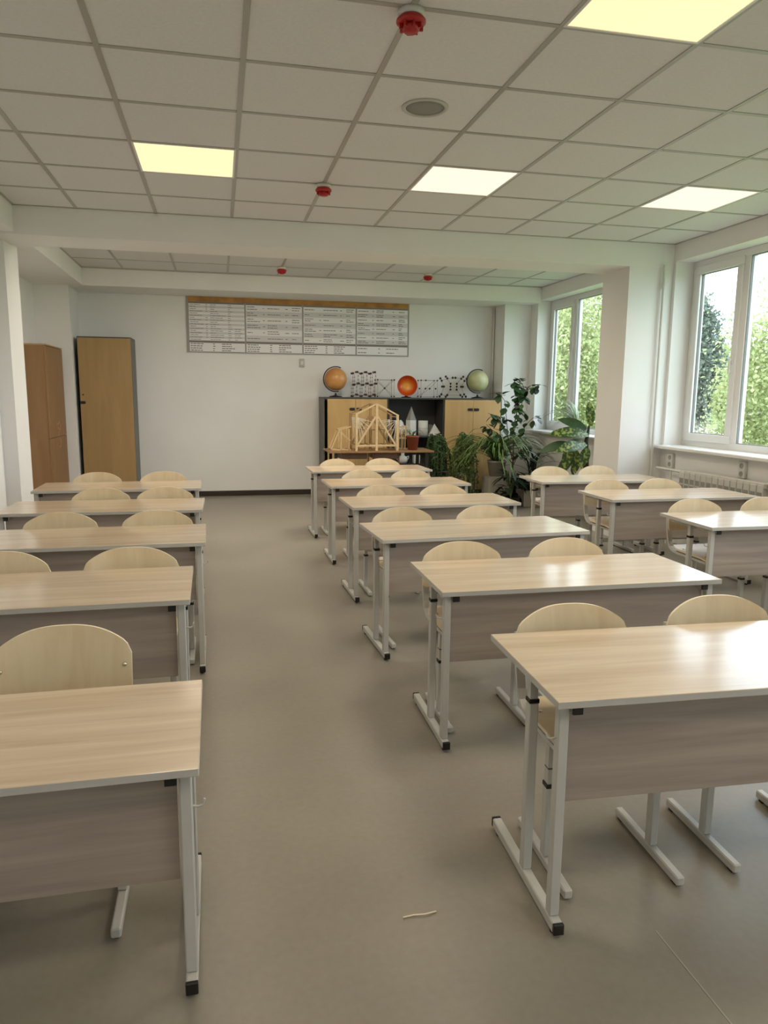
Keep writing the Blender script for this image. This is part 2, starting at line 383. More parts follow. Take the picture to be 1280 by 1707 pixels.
# (near left corner x, near edge y, turn, height)
ordn = ['nearest', 'second', 'third', 'fourth', 'fifth', 'farthest']
ROWS = {
 'middle': [(.794, 1.558, -.041, .655), (.809, 2.575, -.018, .655), (.801, 3.588, .05, .655), (.842, 4.677, .028, .655), (.858, 5.797, .008, .655), (.855, 6.93, .022, .655)],
 'left': [(-1.265, 1.55, .007, .575), (-1.319, 2.569, .011, .675), (-1.283, 3.580, .010, .675), (-1.320, 4.637, -.011, .675), (-1.351, 5.67, .015, .675)],
 'right': [(2.677, 3.522, -.019, .675), (2.682, 4.609, -.01, .675), (2.63, 5.662, -.03, .675)],
}
CHAIRX = {
 'middle': [(1.098, 1.643), (1.078, 1.599), (1.07, 1.594), (1.163, 1.647), (1.227, 1.677), (1.186, 1.668)],
 'left': [(-.468,), (-.884, -.377), (-.851, -.346), (-.797, -.381), (-.976, -.455)],
 'right': [(2.964, 3.495), (2.95, 3.42), (2.965, 3.44)],
}
BACKY = {'middle': [2.12, 3.16, 4.21, 5.27, 6.37, 7.51], 'left': [2.23, 3.17, 4.17, 5.20, 6.24], 'right': [4.10, 5.18, 6.24]}
protoD = {}
def put_desk(row, i):
    x, y, rz, H = ROWS[row][i]; n = len(ROWS[row])
    lb = 'long pale wood school desk on grey metal legs, %s of the %s row' % (ordn[i] if i < n-1 else 'farthest', row)
    if row == 'right' and i == 0: lb = 'pale wood school desk at the right edge of the picture, nearest of the right row'
    if row == 'left' and i == 0: lb = 'low pale wood school desk in the lower left corner of the picture'
    if H not in protoD: protoD[H] = make_desk(H); o = protoD[H]
    else: o = copy_tree(protoD[H])
    c = Vector((x, y, 0))+Matrix.Rotation(rz, 3, 'Z') @ Vector((.6, .26, 0))
    o.location = c; o.rotation_euler = (0, 0, rz); tag(o, lb, 'desk', 'two seat school desks in three rows')
for row in ROWS:
    for i in range(len(ROWS[row])): put_desk(row, i)

# ------------------------------------------------------------------ school chairs (they face the camera, pushed in under the desks)
def make_chair(dz):
    c = thing('school_chair', 'chair', 'chair')
    # backrest: bent plywood with an arched top
    w = .193; NX = 32; NZ = 4; th = .009; vs = []; fs = []; m = []
    def top(u):
        a = abs(u); return .656+.066*(1-a**2.5)-(.022*max(0, (a-.9)/.1)**2)
    for side in (0, 1):
        for i in range(NX+1):
            u = -1+2*i/NX; x = w*math.copysign(abs(u)**.96, u)
            yc = .250-.032*u*u+side*th
            for k in range(NZ+1):
                t = k/NZ; z = .525+(top(u)-.525)*t
                if abs(u) > .93 and k == 0: z += .012*((abs(u)-.93)/.07)
                vs.append((x, yc+.022*(t-.4), z+dz))
    R = NZ+1; B = (NX+1)*R
    for i in range(NX):
        for k in range(NZ):
            a = i*R+k; fs.append((a, a+R, a+R+1, a+1)); fs.append((B+a, B+a+1, B+a+R+1, B+a+R))
    mb = MB(); mb.add(vs, fs, 0, True); e = []
    for i in range(NX):
        a = i*R; e.append((a, B+a, B+a+R, a+R)); a = i*R+NZ; e.append((a, a+R, B+a+R, B+a))
    for k in range(NZ):
        e.append((k, k+1, B+k+1, B+k)); a = NX*R+k; e.append((a, B+a, B+a+1, a+1))
    mb.add(vs, e, 1)
    back = mb.build('backrest', [PLY, PLYE], c)
    for s in (-1, 1):
        for zz in (.602,): MB().lathe([(0, 0), (.007, .0), (.006, .004), (0, .005)], 10).build('bolt', CHROME, back, (s*.172, .2225+.022*((zz-.525)/.13-.4), zz+dz), (pi/2, 0, 0))
    # seat: waterfall front (towards the camera), slight dip
    vs = []; fs = []; n = 12; e = []
    for side in (0, 1):
        for i in range(n+1):
            v = i/n; y = -.20+.385*v
            z = .430-.02*max(0, 1-v/.18)**2+.012*max(0, (v-.7)/.3)**2
            for k in range(9):
                u = -1+k/4; ww = .19-.012*max(0, 1-v/.1)-.02*max(0, (v-.85)/.15)
                vs.append((u*ww, y, z-.006*(1-u*u)*math.sin(pi*v)+dz-side*.011))
    B = (n+1)*9
    for i in range(n):
        for k in range(8):
            a = i*9+k; fs.append((a, a+1, a+10, a+9)); fs.append((B+a, B+a+9, B+a+10, B+a+1))
    for i in range(n):
        a = i*9; e.append((a, a+9, B+a+9, B+a)); a += 8; e.append((a, B+a, B+a+9, a+9))
    for k in range(8):
        e.append((k, B+k, B+k+1, k+1)); a = n*9+k; e.append((a, a+1, B+a+1, B+a))
    mb = MB(); mb.add(vs, fs, 0, True); mb.add(vs, e, 1); seat = mb.build('seat', [PLY, PLYE], c)
    for s in (-1, 1):
        for yy in (-.13, .10): MB().lathe([(0, 0), (.006, 0), (.005, .003), (0, .004)], 8).build('bolt', CHROME, seat, (s*.155, yy, .430+dz))
    for s in (-1, 1):
        x = s*.172
        pts = [(x, .262, .635), (x, .244, .52), (x, .226, .455), (x, .205, .424), (x, .175, .407), (x, .13, .402), (x, -.17, .402)]
        MB().tube([(a, b, d+dz) for a, b, d in pts], 0, flat=(.014, .028)).build('side_tube', STEEL, c)
        fb = bx(x-.013, x+.013, -.195, .175, .006, .034, b=.004).build('foot_bar', STEEL, c)
        for yy in (-.17, .15): bx(x-.009, x+.009, yy-.01, yy+.01, 0, .006).build('glide', BLACK, fb)
        p = bx(x-.013, x+.013, -.045, -.013, .0345, .262+dz, b=.003).build('post', STEEL, c)
        bx(x-.010, x+.010, -.042, -.016, .262+dz, .388+dz).build('inner_post', STEEL, p)
        bx(x-.014, x+.014, -.046, -.012, .255+dz, .268+dz, b=.001).build('collar', BLACK, p)
        bx(x-.0105, x+.0105, -.0425, -.0155, .315+dz, .319+dz).build('collar', BLACK, p)
    cb = bx(-.156, .156, -.036, -.022, .285+dz, .313+dz, b=.002).build('cross_bar', STEEL, c)
    bx(-.156, .156, .06, .075, .378+dz, .398+dz).build('seat_bar', STEEL, c)
    return c
protoC = {}
def put_chair(row, i, k, x):
    dz = -.012 if (row == 'left' and i == 0) else 0.0 if row == 'middle' else .025
    n = len(ROWS[row]); o_ = ordn[i] if i < n-1 else 'farthest'
    side = ['left', 'right'][k] if len(CHAIRX[row][i]) == 2 else 'only'
    seatname = {'left': 'left chair', 'right': 'right chair'}.get(side, 'chair')
    lb = 'plywood school chair, %s at the %s desk of the %s row' % (seatname, o_, row)
    if dz not in protoC: protoC[dz] = make_chair(dz); o = protoC[dz]
    else: o = copy_tree(protoC[dz])
    o.location = (x, BACKY[row][i]-.25, 0); o.rotation_euler = (0, 0, random.uniform(-.012, .012)+ROWS[row][i][2])
    tag(o, lb, 'chair', 'plywood school chairs pushed in under the desks')
for row in ROWS:
    for i in range(len(ROWS[row])):
        for k, x in enumerate(CHAIRX[row][i]): put_chair(row, i, k, x)

# ------------------------------------------------------------------ back of the room: cupboards
def cabinet_handle(par, x, y, z, w=.055, h=.026, s=1):
    n = 8; poly = []
    for k in range(n+1):
        a = -pi/2+pi*k/n; poly.append((s*(w-h/2+h/2*math.cos(a)), h/2*math.sin(a)))
    pts = [(0, -h/2)]+poly+[(0, h/2)]
    mb = MB(); vs = [(x+p[0], y, z+p[1]) for p in pts]+[(x+p[0], y-.012, z+p[1]) for p in pts]; N = len(pts)
    mb.add(vs, [tuple(range(N)), tuple(range(N, 2*N))[::-1]]+[(i, N+i, N+(i+1) % N, (i+1) % N) for i in range(N)])
    return mb.build('handle', BLACK, par)
tc = thing('tall_cupboard', 'tall narrow beech cupboard with dark grey side against the back wall', 'cupboard', (-1.345, 9.60, 0))
c = MB(); c.box(-.31, -.292, 0, .46, .0, 2.045); c.box(-.292, .292, 0, .46, 2.027, 2.045); c.box(-.292, .292, 0, .46, .05, .068); c.box(-.292, .292, .445, .46, .068, 2.027); c.box(-.292, .292, .02, .04, 0, .05)
c.build('carcass', ANTH, tc); bx(.292, .31, 0, .46, 0, 2.045).build('side_panel', GREYB, tc)  # black left panel paints in the shade of the gap beside the pier
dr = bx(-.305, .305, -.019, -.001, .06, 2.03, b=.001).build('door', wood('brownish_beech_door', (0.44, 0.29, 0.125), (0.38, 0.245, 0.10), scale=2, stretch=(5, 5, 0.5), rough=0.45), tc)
cabinet_handle(dr, -.304, -.019, 1.255, .06, .034)
MB().lathe([(0, 0), (.009, 0), (.009, .004), (0, .004)], 12).build('lock', BLACK, dr, (-.27, -.019, 1.349), (pi/2, 0, 0))
wd = thing('wardrobe', 'tall brown wardrobe beside the left pillar with pale tape marks', 'wardrobe', (-1.945, 9.015, 0))
bx(-.14, .125, -.435, .43, 0, 1.875).build('carcass', BROWNB, wd)
for a, b2 in ((.06, .874), (.880, 1.87)):
    bx(.126, .143, -.433, .428, a, b2, b=.001).build('door', BROWNB, wd)
bx(-.145, .145, -.437, .432, 1.8755, 1.89, b=.002).build('top_board', wood('wardrobe_top', (.5, .32, .16), (.42, .26, .12)), wd)
TAPE = mat('pale_tape_residue', (0.62, 0.36, 0.20), 0.6)
for (y, z, ww, hh, a) in ((.02, 1.03, .10, .010, .3), (.10, .99, .010, .06, .2), (.03, .96, .08, .010, -.4), (-.02, .90, .09, .008, .8), (.06, .83, .09, .010, -.6), (.08, .80, .01, .07, .1), (.03, .76, .07, .010, .2), (-.06, 1.0, .008, .08, .3)):
    bx(0, .0012, -ww/2, ww/2, -hh/2, hh/2).build('tape_mark', TAPE, wd, (.1432, y, z), (a, 0, 0))

def low_cupboard(x0, x1, label, leftside):
    t = thing('cupboard', label, 'cupboard', ((x0+x1)/2, 9.65, 0), group='two door cupboards along the back wall'); w = (x1-x0)/2
    c = MB(); c.box(-w, -w+.018, 0, .42, 0, 1.325); c.box(w-.018, w, 0, .42, 0, 1.325); c.box(-w+.018, w-.018, 0, .42, .06, .078); c.box(-w+.018, w-.018, .405, .42, .078, 1.3); c.box(-w+.018, w-.018, .02, .04, 0, .06)
    c.build('carcass', GREYB, t)
    bx(-w-.002, w+.002, -.012, .42, 1.3255, 1.345, b=.001).build('top_board', ANTH, t)
    for s in (-1, 1):
        a, b2 = (-w+.055 if leftside and s < 0 else -w+.002, -.0015) if s < 0 else (.0015, w-.002)
        d = bx(a, b2, -.019, -.001, .08, 1.322, b=.001).build('door', BEECH, t)
        cabinet_handle(d, s*.012, -.019, 1.19, .072, .036, s)
low_cupboard(1.335, 2.195, 'low beech two door cupboard behind the wooden bridge models', True)
low_cupboard(3.005, 3.815, 'low beech two door cupboard under the pale globe, behind the tall plant', False)
os_ = thing('open_cupboard', 'dark open shelf unit holding white geometric solids', 'shelf unit', (2.60, 9.65, 0))
c = MB(); c.box(-.402, -.384, 0, .42, 0, 1.325); c.box(.384, .402, 0, .42, 0, 1.325); c.box(-.384, .384, .405, .42, 0, 1.325); c.box(-.384, .384, .02, .04, 0, .05); c.build('carcass', ANTH, os_)
bx(-.404, .404, -.004, .42, 1.3255, 1.345, b=.001).build('top_board', ANTH, os_)
for z in (.05, .428, .81): bx(-.384, .384, .01, .405, z, z+.018).build('shelf', ANTH, os_)
PLAST = mat('white_plaster', (.78, .77, .73), .7, noise=.02, scale=10); GREYPL = mat('grey_plaster', (.34, .33, .31), .7)
ZSH = .828
hx = [(.077*math.cos(2*pi*k/6+.1), .077*math.sin(2*pi*k/6+.1)) for k in range(6)]
p = thing('hexagonal_prism', 'white six sided prism with grey pointed roof on the dark shelf', 'geometric solid', (2.575, 9.80, ZSH), group='white geometric solids on the shelf')
MB().prism(hx, 0, .212).build('body', PLAST, p)
MB().add([(x, y, .2125) for x, y in hx]+[(0, 0, .40)], [(k, (k+1) % 6, 6) for k in range(6)]+[(5, 4, 3, 2, 1, 0)]).build('pyramid_roof', GREYPL, p)
p = thing('white_cylinder', 'white squat cylinder between prism and pyramid on the dark shelf', 'geometric solid', (2.745, 9.80, ZSH), group='white geometric solids on the shelf')
MB().lathe([(0, 0), (.068, 0), (.068, .205), (0, .205)], 28).build('body', PLAST, p)
MB().lathe([(.0685, .10), (.0695, .10), (.0695, .104), (.0685, .104)], 28).build('seam', GREYPL, p)
tag(MB().add([(-.095, -.06, 0), (.095, -.06, 0), (.08, .08, 0), (-.08, .08, 0), (0, .01, .165)], [(0, 1, 4), (1, 2, 4), (2, 3, 4), (3, 0, 4), (3, 2, 1, 0)]).build('pyramid', PLAST, None, (2.90, 9.76, ZSH)), 'white pyramid at the right end of the dark shelf', 'geometric solid', 'white geometric solids on the shelf')
tag(MB().ball((0, 0, .075), .075, 20, 14).build('plaster_ball', GREYPL, None, (2.885, 9.95, ZSH)), 'greyish ball behind the white pyramid on the dark shelf', 'geometric solid', 'white geometric solids on the shelf')
def lump(name, label, cat, loc, r, sc, m, seed):
    rn = random.Random(seed); mb = MB().ball((0, 0, 0), r, 14, 9, sc=sc); off = {}
    out = []
    for v in mb.v:
        k = tuple(round(a, 4) for a in v)
        if k not in off: off[k] = 1+rn.uniform(-.16, .16)
        out.append(tuple(a*off[k] for a in v))
    z = min(a[2] for a in out); mb.v = [(a, b, d-z) for a, b, d in out]; mb.sm = [False]*len(mb.sm)
    return tag(mb.build(name, m, None, loc), label, cat)
lump('wrapped_model', 'crumpled white wrapped object left of the hexagonal prism', 'package', (2.415, 9.80, ZSH), .085, (.75, .7, 1.2), PLAST, 3)
v = thing('white_vase', 'white rounded vase on the lower shelf behind the table', 'vase', (2.455, 9.78, .446))
MB().lathe([(0, 0), (.05, 0), (.068, .03), (.074, .06), (.06, .09), (.03, .105), (.022, .13), (.026, .145), (.018, .145)], 24).build('body', PLAST, v)
for s in (-1, 1): MB().tube([(s*.06, 0, .09), (s*.085, 0, .10), (s*.085, 0, .07), (s*.07, 0, .055)], .008, 6).build('handle', PLAST, v)
tag(bx(-.045, .045, -.04, .04, 0, .115, b=.004).build('white_block', PLAST, None, (2.65, 9.78, .446)), 'white block beside the vase on the lower shelf', 'block')

# things on top of the cupboards (top at 1.345)
ZC = 1.3455
def tinted(name, c1, c2, scale, rough=.35):
    m, n, l, b = nodes(name); tc_ = n.new('ShaderNodeTexCoord'); nz = n.new('ShaderNodeTexNoise'); nz.inputs['Scale'].default_value = scale; nz.inputs['Detail'].default_value = 8
    r = n.new('ShaderNodeValToRGB'); r.color_ramp.elements[0].position = .38; r.color_ramp.elements[1].position = .62
    r.color_ramp.elements[0].color = (*c1, 1); r.color_ramp.elements[1].color = (*c2, 1)
    l.new(tc_.outputs['Object'], nz.inputs['Vector']); l.new(nz.outputs['Fac'], r.inputs['Fac']); l.new(r.outputs['Color'], b.inputs['Base Color']); b.inputs['Roughness'].default_value = rough
    return m
def globe(x, label, m, R):
    g = thing('globe', label, 'globe', (x, 9.80, ZC), group='globes on the cupboards'); zc = .085+R
    MB().lathe([(0, 0), (.085, 0), (.082, .010), (.03, .020), (.012, .028), (.010, .052), (0, .052)], 24).build('base', BLACK, g)
    MB().ball((0, 0, 0), R, 32, 20).build('ball', m, g, (0, 0, zc), (0, -.4, 0))
    a0 = []
    for k in range(25):
        a = math.radians(66)+math.radians(218)*k/24
        a0.append(((R+.014)*math.cos(a), 0, zc+(R+.014)*math.sin(a)))
    ar = MB().tube(a0, 0, flat=(.014, .014)); ar.build('meridian_arm', BLACK, g)
    t = math.radians(66); MB().tube([(R*math.cos(t)*.98, 0, zc+R*math.sin(t)*.98), ((R+.014)*math.cos(t), 0, zc+(R+.014)*math.sin(t))], .005, 6).build('pin', CHROME, g)
    return g
globe(1.525, 'orange globe on black stand at the left end of the cupboards', tinted('mars_orange', (.50, .20, .055), (.66, .33, .11), 3), .150)
globe(3.525, 'pale green globe on black stand at the right end of the cupboards', tinted('pale_globe', (.46, .50, .24), (.60, .60, .36), 5), .148)
BALLR = mat('dark_red_atom', (.075, .012, .010), .35); BALLK = mat('black_atom', (.012, .012, .014), .35); ROD = mat('grey_rod', (.30, .28, .27), .4, metal=.6); PINK = mat('pink_atom', (.35, .16, .14), .4)
def lattice(name, label, loc, balls, rods, mats, r, rr=.0022):
    t = thing(name, label, 'lattice model', loc); b = MB(); q = MB()
    for p_ in balls: b.ball(p_[:3], p_[3] if len(p_) > 3 else r, 8, 6, mi=p_[4] if len(p_) > 4 else 0)
    for a, e in rods: q.tube([a, e], rr, 5, smooth=True)
    tag(b.build('atoms', mats, t), kind='stuff'); tag(q.build('rods', ROD, t), kind='stuff'); return t
balls = []; rods = []
for L, z in enumerate((.016, .165, .315)):
    for j in range(3):
        prev = None
        for i in range(6):
            pt = (-.15+.06*i+(.02 if L % 2 else 0), -.06+.06*j, z+(.018 if i % 2 else 0)-.0)
            balls.append((*pt, .0145, 0))
            if prev: rods.append((prev, pt))
            prev = pt
            if L < 2:
                q = (pt[0], pt[1], pt[2]+.15)
                if (i+j) % 2 == 0: rods.append((pt, q)); balls.append((pt[0], pt[1], pt[2]+.05, .008, 1)); balls.append((pt[0], pt[1], pt[2]+.10, .008, 1))
lattice('graphite_lattice', 'dark red three layer ball and stick lattice beside the orange globe', (1.90, 9.80, ZC), balls, rods, [BALLR, PINK], .0145)
def cube_model(loc, label, name, inner):
    h = .10; C = [(sx*.115, sy*.08, .014+(.22 if sz > 0 else 0)) for sx in (-1, 1) for sy in (-1, 1) for sz in (-1, 1)]
    rd = [(a, b) for i, a in enumerate(C) for b in C[i+1:] if sum(abs(p_-q_) > .01 for p_, q_ in zip(a, b)) == 1]
    bl = [(*p_, .011) for p_ in C]
    for q_, r_ in inner:
        bl.append((*q_, r_))
    if len(inner) == 1: rd += [(c_, inner[0][0]) for c_ in C]
    else: rd += [(C[0], inner[0][0]), (C[7], inner[0][0]), (inner[0][0], inner[1][0]), (inner[1][0], C[5]), (C[2], inner[1][0])]
    return lattice(name, label, loc, bl, rd, [BALLK], .011)
cube_model((2.195, 9.80, ZC), 'open black cube lattice with one centre ball, left of the orange bowl', 'cubic_lattice', [((0, 0, .124), .014)])
cube_model((2.80, 9.80, ZC), 'open black cube lattice right of the orange bowl', 'cubic_lattice', [((-.03, 0, .124), .013), ((.03, 0, .124), .013), ((-.115, .0, .124), .012), ((.115, 0, .124), .012), ((-.05, -.08, .234), .012)])
balls = []; rods = []
def pair(a, b):
    rods.append((a, b)); balls.append((*a, .0165)); balls.append((*b, .0165))
for s in (-1, 1):
    pair((s*.165, 0, .235), (s*.19, -.02, .265)); pair((s*.10, -.05, .265), (s*.125, -.06, .29))
    pair((s*.165, 0, .05), (s*.19, 0, .02)); pair((s*.095, -.05, .04), (s*.12, -.06, .018)); pair((s*.125, .02, .155), (s*.150, .02, .155))
    for z in (.115, .155, .195): balls.append((s*.045, -.03, z, .015))
    rods.append(((s*.045, -.03, .115), (s*.045, -.03, .195))); rods.append(((s*.165, 0, .235), (s*.125, .02, .155))); rods.append(((s*.125, .02, .155), (s*.165, 0, .05)))
    rods.append(((s*.10, -.05, .265), (s*.045, -.03, .195))); rods.append(((s*.095, -.05, .04), (s*.045, -.03, .115)))
pair((-.02, -.04, .275), (.02, -.04, .275)); rods += [((-.02, -.04, .275), (-.10, -.05, .265)), ((.02, -.04, .275), (.10, -.05, .265)), ((-.095, -.05, .04), (.095, -.05, .04)), ((-.10, -.05, .265), (-.165, 0, .235)), ((.10, -.05, .265), (.165, 0, .235)), ((-.12, -.06, .018), (-.165, 0, .05)), ((.12, -.06, .018), (.165, 0, .05))]
lattice('molecule_lattice', 'dark ring shaped ball and stick molecule beside the pale globe', (3.165, 9.80, ZC), balls, rods, [BALLK], .016)
# orange bowl: hollow half globe showing concentric layers
def layers_mat():
    m, n, l, b = nodes('earth_layers'); tc_ = n.new('ShaderNodeTexCoord'); sx = n.new('ShaderNodeVectorMath'); sx.operation = 'MULTIPLY'; sx.inputs[1].default_value = (1, 0, 1)
    ln = n.new('ShaderNodeVectorMath'); ln.operation = 'LENGTH'; nz = n.new('ShaderNodeTexNoise'); nz.inputs['Scale'].default_value = 9
    ma = n.new('ShaderNodeMath'); ma.operation = 'MULTIPLY_ADD'; ma.inputs[1].default_value = .03
    l.new(tc_.outputs['Object'], sx.inputs[0]); l.new(sx.outputs[0], ln.inputs[0]); l.new(tc_.outputs['Object'], nz.inputs['Vector']); l.new(nz.outputs['Fac'], ma.inputs[0]); l.new(ln.outputs['Value'], ma.inputs[2])
    r = n.new('ShaderNodeValToRGB'); r.color_ramp.elements[0].position = .04; r.color_ramp.elements[0].color = (.9, .48, .07, 1)
    r.color_ramp.elements[1].position = .135; r.color_ramp.elements[1].color = (.55, .055, .012, 1)
    e = r.color_ramp.elements.new(.08); e.color = (.80, .22, .02, 1)
    l.new(ma.outputs[0], r.inputs['Fac']); l.new(r.outputs['Color'], b.inputs['Base Color']); b.inputs['Roughness'].default_value = .3; return m
bw = thing('orange_bowl', 'glossy orange open half globe between the black lattices', 'bowl', (2.50, 9.80, ZC)); R = .138
prof = [(R*math.cos(pi/2*k/10), R*.75*math.sin(pi/2*k/10)) for k in range(11)]
prof = [(r_, z) for r_, z in prof]+[((R-.008)*math.cos(pi/2*k/10), (R-.012)*.75*math.sin(pi/2*k/10)) for k in range(10, -1, -1)]+[prof[0]]
mb = MB().lathe(prof, 32); mb.v = [(x, z, y) for x, y, z in mb.v]; mb.f = [f[::-1] for f in mb.f]
mb.build('shell', layers_mat(), bw, (0, -.05, R+.022), (.0, 0, -.2))
MB().lathe([(0, 0), (.07, 0), (.068, .008), (.02, .016), (.02, .03), (0, .03)], 20).build('base', BLACK, bw)

# ------------------------------------------------------------------ formula chart
ch = thing('formula_chart', 'long framed chart of printed tables with orange heading on the back wall', 'chart', (1.103, YB-.001, 1.985+.285))
W, H = 1.495, .362
FRM = mat('chart_frame_grey', (.33, .32, .30), .45); PAPER = mat('chart_paper', (.86, .85, .85), .5); BAND = mat('chart_band', (.68, .67, .67), .5); INK = mat('chart_ink', (.16, .15, .15), .6); HEADB = mat('chart_dark_strip', (.22, .20, .18), .6)
bx(-W, W, -.014, 0, -H, H).build('backing', FRM, ch)
bx(-W+.03, W-.015, -.016, -.0142, H-.078, H-.012).build('heading_strip', tinted('heading_orange', (.36, .17, .045), (.55, .27, .06), 6, .5), ch)
xs = [-W+.025, -W+.755, -.0+.02, W-.745, W-.012]
rn = random.Random(5)
for i in range(4):
    a, b2 = xs[i]+.010, xs[i+1]-.010; zt = H-.100; zb = -H+.155
    mb = MB(); nrow = [17, 6, 7, 8][i]; hh = (zt-zb)/nrow
    mb.box(a, b2, -.0165, -.0142, zb, zt, 0); mb.box(a, b2, -.0165, -.0142, zt+.001, zt+.020, 3)
    mb.box(a, b2, -.0165, -.0142, -H+.014, zb-.030, 0); mb.box(a, b2, -.0165, -.0142, zb-.028, zb-.004, 3)
    cols = [(0.02, .26), (.30, .34), (.38, .66), (.70, .78), (.82, .97)]
    for r in range(nrow):
        z0 = zt-hh*(r+1)
        if r % 2: mb.box(a, b2, -.0170, -.0165, z0, z0+hh, 1)
        for ci, (c0, c1) in enumerate(cols):
            if i == 0 and ci == 4 and r < nrow*.6: continue
            lines = 1 if (i == 0 or rn.random() < .45 or ci in (1, 3)) else 2
            for q in range(lines):
                ln_ = (c1-c0)*rn.uniform(.35, 1.0)*(b2-a); x_ = a+c0*(b2-a); zc = z0+hh*(.5 if lines == 1 else (.32+.38*q)); t_ = .0055 if i == 0 else .008
                while ln_ > .012:
                    wl_ = min(ln_, rn.uniform(.02, .06)); mb.box(x_, x_+wl_, -.0176, -.0170, zc-t_/2, zc+t_/2, 2); x_ += wl_+.006; ln_ -= wl_+.006
    nb = 2 if i == 3 else 4; hb = (zb-.030+H-.014)/nb
    for r in range(nb):
        zc = -H+.014+hb*(r+.5)
        for c0, c1 in ((.02, .30), (.42, .46), (.58, .82)):
            ln_ = (c1-c0)*rn.uniform(.6, 1.0)*(b2-a); x_ = a+c0*(b2-a)
            while ln_ > .012:
                wl_ = min(ln_, rn.uniform(.02, .05)); mb.box(x_, x_+wl_, -.0176, -.0165, zc-.005, zc+.005, 2); x_ += wl_+.007; ln_ -= wl_+.007
    mb.build('printed_table', [PAPER, BAND, INK, HEADB], ch)
sb = thing('wall_switch', 'small grey box on the back wall under the chart', 'switch', (1.107, YB, 1.797))
bx(-.035, .035, -.022, 0, -.055, .055, b=.005).build('box', mat('switch_grey', (.5, .49, .46), .5), sb); bx(-.018, .018, -.028, -.0225, -.025, .025, b=.002).build('button', WHITEP, sb)

# ------------------------------------------------------------------ old table with wooden bridge models
ZT_ = .705
tb = thing('brown_table', 'old brown table carrying the wooden bridge models', 'table', (1.93, 8.95, 0))
bx(-.655, .655, -.26, .26, ZT_-.022, ZT_, b=.002).build('tabletop', BROWNT, tb)
for a, b2 in ((-.50, -.18), (-.09, .20)): bx(a, b2, -.20, .20, ZT_-.10, ZT_-.0225).build('drawer_box', BROWND, tb)
for sx in (-.57, .57):
    for sy in (-.22, .22): bx(sx-.018, sx+.018, sy-.018, sy+.018, 0, ZT_-.0225).build('leg', BLACK, tb)
for sx in (-.165, -.105, .215):
    bx(sx-.009, sx+.009, -.21, -.192, 0, ZT_-.0225).build('support_rod', BROWND, tb)
STICK = wood('pale_stick_wood', (.76, .58, .34), (.66, .48, .26), scale=6, stretch=(3, 3, 3), rough=.6); CORD = mat('white_string', (.75, .70, .60), .7)
br = thing('bridge_model', 'tall wooden stick model of a truss bridge on the brown table', 'model', (1.868, 8.86, ZT_))
def stick(par, a, b, t=.016, name='stick', m=None):
    MB().tube([a, b], 0, flat=(t, t)).build(name, m or STICK, par)
STICKD = wood('dark_stick_wood', (.40, .25, .11), (.32, .19, .08), scale=6, stretch=(3, 3, 3), rough=.6)
for yo, dx, m in ((-.10, 0, STICK), (.14, -.03, STICKD)):
    for px, h in ((-.25, .455), (0, .57), (.26, .425)): stick(br, (px+dx, yo, 0), (px+dx, yo, h), .028, 'post', m)
    stick(br, (-.25+dx, yo, .062), (.26+dx, yo, .062), .022, 'chord', m)
    for s in (-1, 1):
        stick(br, (dx+s*.012, yo, .415), (dx+s*.235, yo, .075), .022, 'diagonal', m)
    stick(br, (dx-.01, yo, .565), (dx-.25, yo, .445), .018, 'top_bar', m); stick(br, (dx+.01, yo, .565), (dx+.275, yo, .425), .018, 'top_bar', m)
    for px, zz in ((-.25, .43), (.26, .40)):
        sg = 1 if px < 0 else -1
        for k in range(5): MB().tube([(px+dx+sg*.012, yo-.012, zz-.03), (px+dx+sg*(.05+.035*k), yo-.012, .11+.06*k)], .0035, 5).build('string', CORD, br)
for px, h in ((-.25, .44), (0, .56), (.26, .41)):
    stick(br, (px, -.088, h), (px-.02, .128, h), .012, 'cross_piece'); stick(br, (px, -.088, .062), (px-.02, .128, .062), .012, 'cross_piece')
for k in range(7): stick(br, (-.2+.065*k, -.088, .0745), (-.21+.065*k, .128, .0745), .009, 'deck_slat')
stick(br, (-.23, .02, .25), (.25, .02, .25), .014, 'rail', STICKD)
for k in range(6): stick(br, (-.2+.08*k, .02, .006), (-.2+.08*k, .02, .244), .012, 'rail_post', STICKD)
t2 = thing('trestle_model', 'small low wooden trestle bridge model left of the tall one', 'model', (1.44, 8.93, ZT_))
for yo in (-.09, .09):
    stick(t2, (-.125, yo, .004), (-.02, yo, .245), .012, 'brace'); stick(t2, (.0, yo, .004), (.0, yo, .25), .012, 'post'); stick(t2, (.10, yo, .004), (.10, yo, .26), .012, 'post')
    stick(t2, (-.03, yo, .25), (.125, yo, .29), .012, 'top_bar'); stick(t2, (.005, yo, .22), (.12, yo, .12), .010, 'brace'); stick(t2, (-.13, yo, .008), (.12, yo, .008), .012, 'chord')
for px, z in ((-.03, .25), (.115, .285), (-.12, .02)): stick(t2, (px, -.084, z), (px, .084, z), .010, 'cross_piece')
t3 = thing('stick_bundle_model', 'small wooden stick model between tall bridge and terracotta pot', 'model', (2.23, 8.98, ZT_))
for yo in (-.05, .06):
    for k in range(3): stick(t3, (-.06+.05*k, yo, .004), (-.06+.05*k, yo, .27+.01*k), .010, 'post')
    stick(t3, (-.075, yo, .27), (.07, yo, .29), .010, 'chord'); stick(t3, (-.07, yo, .14), (.06, yo, .14), .010, 'chord')
for k in range(3): stick(t3, (-.06+.05*k, -.045, .20), (-.06+.05*k, .055, .20), .008, 'cross_piece')

